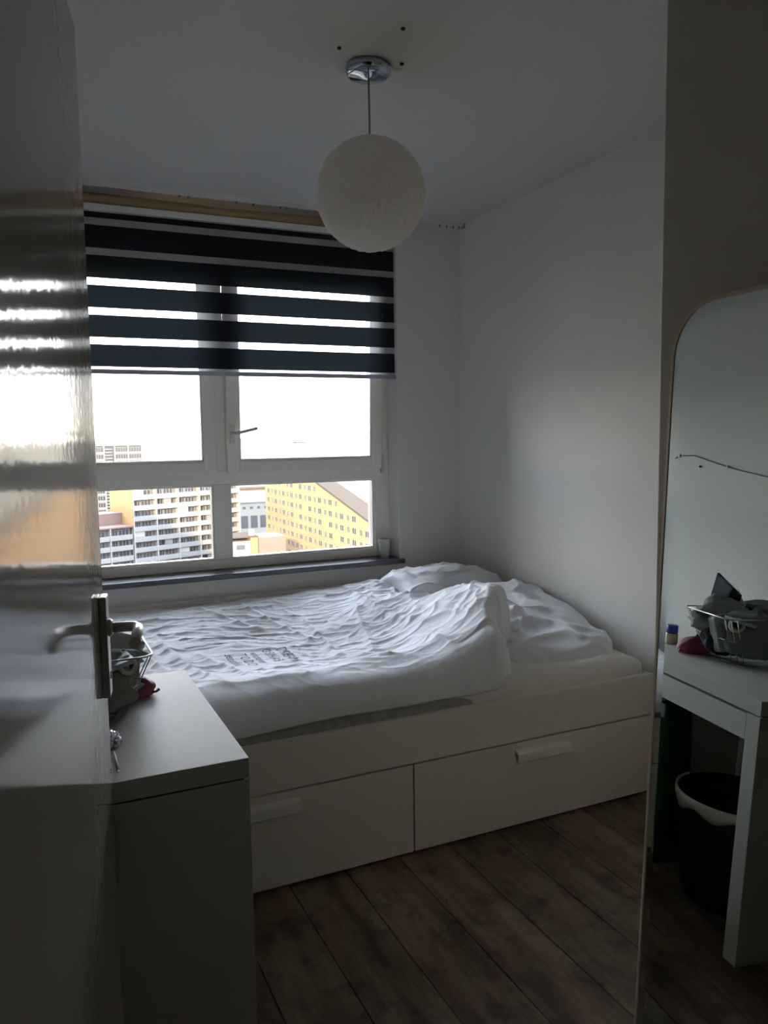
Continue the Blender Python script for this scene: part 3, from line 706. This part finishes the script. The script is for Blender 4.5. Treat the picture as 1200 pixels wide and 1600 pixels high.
M_CW = mat('facade_white', (.11, .105, .095), .8, var=.06, vscale=.3); M_CG = mat('facade_grey', (.075, .077, .082), .85)
M_CP = mat('parapet_panel', (.105, .105, .107), .8); M_CB = mat('brick_brown', (.085, .055, .045), .9, var=.12, vscale=.4)
M_CO = mat('brick_orange', (.145, .085, .032), .9, var=.08, vscale=.3); M_CWIN = mat('far_window_glass', (.03, .033, .04), .15)
M_CREC = mat('loggia_wall', (.065, .062, .06), .9); M_ROOF = mat('roof_felt', (.042, .033, .026), .95, spec=.05); M_TR = mat('window_trim_white', (.14, .14, .138), .7)

# apartment block with loggia balconies
PHI = math.atan2(.35, .937)
ab = thing('apartment_block', 'white apartment block with stacked balconies seen through the lower left pane', 'building', (35.6, 226, GZ), PHI)
def L(z_): return z_-GZ
FH, BW = 2.9, 6.93; T0 = -8.2; ZT = -10.9
box('wall', M_CREC, ab, T0, T0+5*BW, 1.5, 13, 0, L(ZT))
box('roof', M_ROOF, ab, T0-.2, T0+5*BW+.2, -.1, 13.2, L(ZT), L(ZT)+.5)
box('gable_wall', M_CO, ab, T0-.35, T0-.02, -.05, 13, L(-23), L(ZT))
me_fin = None
for k in range(6): box('fin', M_TR, ab, T0+k*BW-.13, T0+k*BW+.13, -.12, 1.5, 0, L(ZT))
par_me = MB().box(.13, BW-.13, -.05, .05, 0, 1.15).mesh('balcony_parapet', M_CP)
slab_me = MB().box(.13, BW-.13, .0, 1.5, -.22, 0).mesh('balcony_slab', M_TR)
wb = MB(); wb.box(.5, 2.6, 1.40, 1.46, .55, 2.35); wb.box(3.0, 5.9, 1.40, 1.46, .15, 2.35)
win_me = wb.mesh('window', M_CWIN)
tb_ = MB()
for x0, x1, z0, z1 in ((.45, 2.65, .5, 2.4), (2.95, 5.95, .1, 2.4)):
    tb_.box(x0, x1, 1.36, 1.44, z0, z0+.08); tb_.box(x0, x1, 1.36, 1.44, z1-.08, z1)
    for f_ in (0, .33, .67, 1): tb_.box(x0+(x1-x0-.1)*f_, x0+(x1-x0-.1)*f_+.1, 1.36, 1.44, z0, z1)
trim_me = tb_.mesh('window_trim', M_TR)
for fl in range(8):
    z0 = L(-13.6-FH*fl)-1.55
    for k in range(5):
        x = T0+k*BW
        for nm, me in (('balcony_parapet', par_me), ('balcony_slab', slab_me)):
            o = link(nm, me, ab); o.location = (x, 0, z0)
        w = link('window', win_me, ab); w.location = (x, 0, z0)
        t = link('window_trim', trim_me, w)
        if (fl*3+k*5) % 4 == 0:
            s = box('balcony_screen', M_CG if k % 2 else M_TR, ab, x+.13+(k % 2)*2.2, x+3.2+(k % 2)*1.6, .3, .36, z0+1.15, z0+2.6)
# lower wing
lw = thing('apartment_wing', 'lower grey wing of balconies in shade beside the tall apartment block', 'building', (35.6, 226, GZ), PHI)
ZW = -22.6
box('wall', M_CREC, lw, T0-4*BW, T0-.4, 1.5, 13, 0, L(ZW)); box('roof', M_CB, lw, T0-4*BW, T0-.4, -.1, 13, L(ZW), L(ZW)+.4)
box('roof_house', M_CB, lw, T0-4*BW, T0-.4, 6, 13, L(ZW)+.4, L(ZW)+3.6)
for k in range(4): box('fin', M_TR, lw, T0-(k+1)*BW-.13, T0-(k+1)*BW+.13, -.12, 1.5, 0, L(ZW))
for fl in range(4):
    z0 = L(-25.3-FH*fl)-.35
    for k in range(4):
        x = T0-(k+1)*BW-.0
        for nm, me in (('balcony_parapet', par_me), ('balcony_slab', slab_me)):
            o = link(nm, me, lw); o.location = (x, 0, z0); o.scale = (.985 if k else .93, 1, 1)
        w = link('window', win_me, lw); w.location = (x, 0, z0); link('window_trim', trim_me, w)

M_TT = mat('tower_trim', (.072, .073, .077), .8); M_TW = mat('tower_glass', (.014, .016, .022), .3)
# white tower behind
tw = thing('tower_block', 'grey-white residential tower with a louvred stair strip rising to the skyline', 'building', (30.0, 356.0, GZ), math.radians(2.9))
box('core', M_TW, tw, -14, 19.3, .4, 16, 0, L(-1.6)); box('roof', M_TT, tw, -14.2, 19.5, -.1, 16.2, L(-1.6), L(-1.6)+.5)
box('plant_room', M_CP, tw, 2, 13, 4, 12, L(-1.1), L(1.0))
for x, h_ in ((4, 2.6), (5.2, 3.6), (8.2, 2.2), (12, 1.9)): MB().tube([(x, 6, L(.5)), (x, 6, L(.8)+h_)], .07, 5).build('antenna', M_CG, tw)
bays = [(-11.5, -5.9), (-5.7, -.1), (.1, 3.2), (8.3, 13.4), (13.6, 19.1)]
wm = {}
for a, c in bays:
    wd = c-a
    for fl in range(11):
        z0 = L(-2.0-2.95*(fl+1))
        key = round(wd, 1)
        if key not in wm:
            b = MB(); b.box(0, wd, .25, .3, .95, 2.55); fr_ = MB()
            nn = max(3, int(wd/.95))
            for q in range(nn+1): fr_.box(wd*q/nn-.09, wd*q/nn+.09, .1, .26, .95, 2.55)
            fr_.box(0, wd, -.05, .4, -.1, .85); fr_.box(0, wd, .1, .4, 2.55, 2.75)
            wm[key] = (b.mesh('window', M_TW), fr_.mesh('window_trim', M_TT))
        w = link('window', wm[key][0], tw); w.location = (a, 0, z0)
        link('window_trim', wm[key][1], w)
for x in (-12, -5.8, 0, 3.5, 7.9, 13.5, 19.2): box('pier', M_TT, tw, x-.35, x+.35, -.2, .4, 0, L(-1.6))
lou = MB().box(3.85, 7.0, -.1, .3, 0, .42).mesh('louvre', M_TT)
for q in range(24): o = link('louvre', lou, tw); o.location = (0, 0, L(-3.2)-1.3*q)
box('stair_glazing', M_TW, tw, 7.05, 7.55, .2, .42, 0, L(-2.2))

# long orange building, its roof stepping down in a slope towards the window side
ob = thing('brick_building', 'long sunlit orange brick building with a sloping roof edge and rows of windows', 'building', (71.7, 246.0, GZ), -PI/2)
prof = [(0, 0), (100, 0), (100, L(-21.3)), (84, L(-18.6)), (46, L(-10.6)), (0, L(-10.2))]
V = [(x, 0, z_) for x, z_ in prof]+[(x, 5, z_) for x, z_ in prof]; n6 = len(prof)
b = MB().add(V, [tuple(range(n6)), tuple(range(2*n6-1, n6-1, -1))]+[(i, (i+1) % n6, n6+(i+1) % n6, n6+i) for i in range(n6)])
b.build('brick_wall', M_CO, ob)
b = MB(); rp_ = prof[2:]
V = [(x, -.25, z_) for x, z_ in rp_]+[(x, 5.2, z_) for x, z_ in rp_]+[(x, -.25, z_+.5) for x, z_ in rp_]+[(x, 5.2, z_+.5) for x, z_ in rp_]
F = []
for i in range(3): F += [(i, i+1, 5+i, 4+i), (8+i, 9+i, 13+i, 12+i), (i, i+1, 9+i, 8+i), (4+i, 5+i, 13+i, 12+i)]
F += [(0, 4, 12, 8), (3, 7, 15, 11)]
b.add(V, F).build('roof_edge', M_ROOF, ob)
w1 = MB().box(0, 1.5, -.02, .05, 0, 1.4).mesh('window', M_CWIN); w2 = MB().box(0, 2.4, -.02, .05, 0, 1.4).mesh('window', M_CWIN)
def trm(wd):
    b = MB(); b.box(-.1, 0, -.10, .02, -.1, 1.5); b.box(wd, wd+.1, -.10, .02, -.1, 1.5); b.box(0, wd, -.10, .02, 1.4, 1.5); b.box(0, wd, -.14, .02, -.12, 0); b.box(wd/2-.05, wd/2+.05, -.08, .02, 0, 1.4)
    return b.mesh('window_trim', mat('brick_window_trim', (.12, .105, .08), .8))
t1, t2 = trm(1.5), trm(2.4)
for fl in range(8):
    z0 = L(-13.4-2.85*fl); k = 0; x = 2.5
    while x < 97:
        zr = L(-10.2) if x < 46 else L(-10.6-(x-46)*8.0/38)
        if z0+2.2 < zr and random.random() < .93:
            w = link('window', w1 if k % 2 else w2, ob); w.location = (x, 0, z0); link('window_trim', t1 if k % 2 else t2, w)
        x += 3.2 if k % 2 else 4.6; k += 1
    MB().box(0, min(98, 46+max(0, (L(-10.6)-z0-2.4)*38/8)), -.05, .05, z0-.75, z0-.55).build('string_course', mat('course_pale', (.18, .115, .05), .9), ob)

# low buildings left of the orange one
lb = thing('low_building', 'low white building with dark ground floor openings seen in the lower right pane', 'building', (74.5, 300, GZ), 0)
box('wall', M_CW, lb, -6, 18, 0, 20, 0, L(-24.2)); box('roof', M_CG, lb, -6.3, 18.3, -.3, 20.3, L(-24.2), L(-23.8))
for q in range(6): box('opening', M_CWIN, lb, -4.6+q*3.8, -1.9+q*3.8, -.08, .02, L(-34.0), L(-29.2))
for q in range(8): box('window', M_CWIN, lb, -5+q*2.9, -3.8+q*2.9, -.06, .02, L(-26.6), L(-25.6))
gh = thing('grey_hall', 'long grey flat-roofed hall behind the low white building', 'building', (92, 380, GZ), 0)
box('wall', M_CG, gh, -10, 26, 0, 30, 0, L(-24.5)); box('roof', M_ROOF, gh, -10.5, 26.5, -.5, 30.5, L(-24.5), L(-23.6)); box('rooflight', M_CW, gh, -6, 22, 8, 14, L(-23.6), L(-21.8))
fh = thing('terrace_house', 'small pale building with an orange corner and chimney below the low white building', 'building', (47, 190, GZ), 0)
box('wall', M_CW, fh, -3.5, 4.2, 0, 9, 0, L(-24.2)); box('corner_wall', M_CO, fh, 4.2, 6.0, -.3, 9, 0, L(-23.4)); box('roof', M_ROOF, fh, -3.8, 6.2, -.4, 9.3, L(-23.4), L(-23.1))
box('chimney', M_CW, fh, 4.4, 5.5, 1, 2.2, L(-23.1), L(-21.6)); box('side_wall', M_CB, fh, 6.0, 13.5, .5, 9, 0, L(-23.6))
for r_ in range(2):
    for q in (1, 2): box('window', M_CWIN, fh, -6.5+q*3.6, -4.4+q*3.6, -.06, .02, L(-26.3-2.7*r_), L(-25.1-2.7*r_))
eb = thing('white_block', 'pale block with grey windows beyond the roads past the orange building', 'building', (150, 330, GZ), -.25)
box('wall', M_CW, eb, 0, 30, 0, 14, 0, 26); box('roof', M_ROOF, eb, -.3, 30.3, -.3, 14.3, 26, 26.5)
for r_ in range(4):
    for q in range(8): box('window', M_CWIN, eb, 1.2+q*3.6, 3.4+q*3.6, -.06, .02, 10+r_*3.6, 11.8+r_*3.6)
db = thing('distant_building', 'faint grey block on the hazy skyline behind the upper right pane', 'building', (420, 1250, GZ), 0)
box('wall', M_CG, db, 0, 18, 0, 18, 0, 36); box('roof', M_ROOF, db, -.5, 18.5, -.5, 18.5, 36, 36.8)
db = thing('distant_building', 'wide flat shed on the hazy skyline behind the upper right pane', 'building', (480, 1050, GZ), 0)
box('wall', M_CG, db, 0, 40, 0, 30, 0, 20); box('roof', M_ROOF, db, -.5, 40.5, -.5, 30.5, 20, 20.8)

# parked cars on the open ground
def car(x, y, rz, col, label):
    c = thing('car', label, 'car', (x, y, GZ), rz, 'parked cars beyond the orange building')
    pr = [(-2.1, .3), (2.1, .3), (2.15, .75), (1.3, .9), (.7, 1.4), (-1.2, 1.42), (-1.8, .95), (-2.15, .85)]
    MB().prism(pr, 1.7, Matrix.Translation((0, .85, 0)) @ Matrix.Rotation(PI/2, 4, 'X')).build('body', mat('car_'+str(col), col, .3), c)
    for wx in (-1.3, 1.3):
        for wy in (-.86, .66): MB().lathe([(.32, 0), (.32, .2)], 12, Matrix.Translation((wx, wy, .32)) @ Matrix.Rotation(-PI/2, 4, 'X')).build('wheel', mat('tyre', (.02, .02, .02), .8), c)
    MB().box(-1.1, .6, -.87, .87, .95, 1.3).build('side_window', M_CWIN, c)
for q, (px, py, col, lb_) in enumerate(((566, 802, (.75, .75, .75), 'white parked car on the open ground beyond the orange building'), (574, 809, (.5, .05, .04), 'red parked car beside the white one beyond the orange building'))):
    c = on(px, py, 2, GZ); car(c.x, c.y, .9, col, lb_)

# unseen tower added behind the viewer, throws the low sun's shadow on the block
nb = thing('shadow_tower', 'unseen tower added behind the flat to shade the apartment block', 'building', (-100, -46, GZ), 0)
for x0, x1, zt in ((-34, -6, 40), (-6, 1, 37), (1, 8, 32), (8, 13, 27), (13, 20, 18)):
    box('wall', M_CW, nb, x0, x1, 0, 14, 0, L(zt)); box('roof', M_ROOF, nb, x0, x1, -.3, 14.3, L(zt), L(zt)+.5)
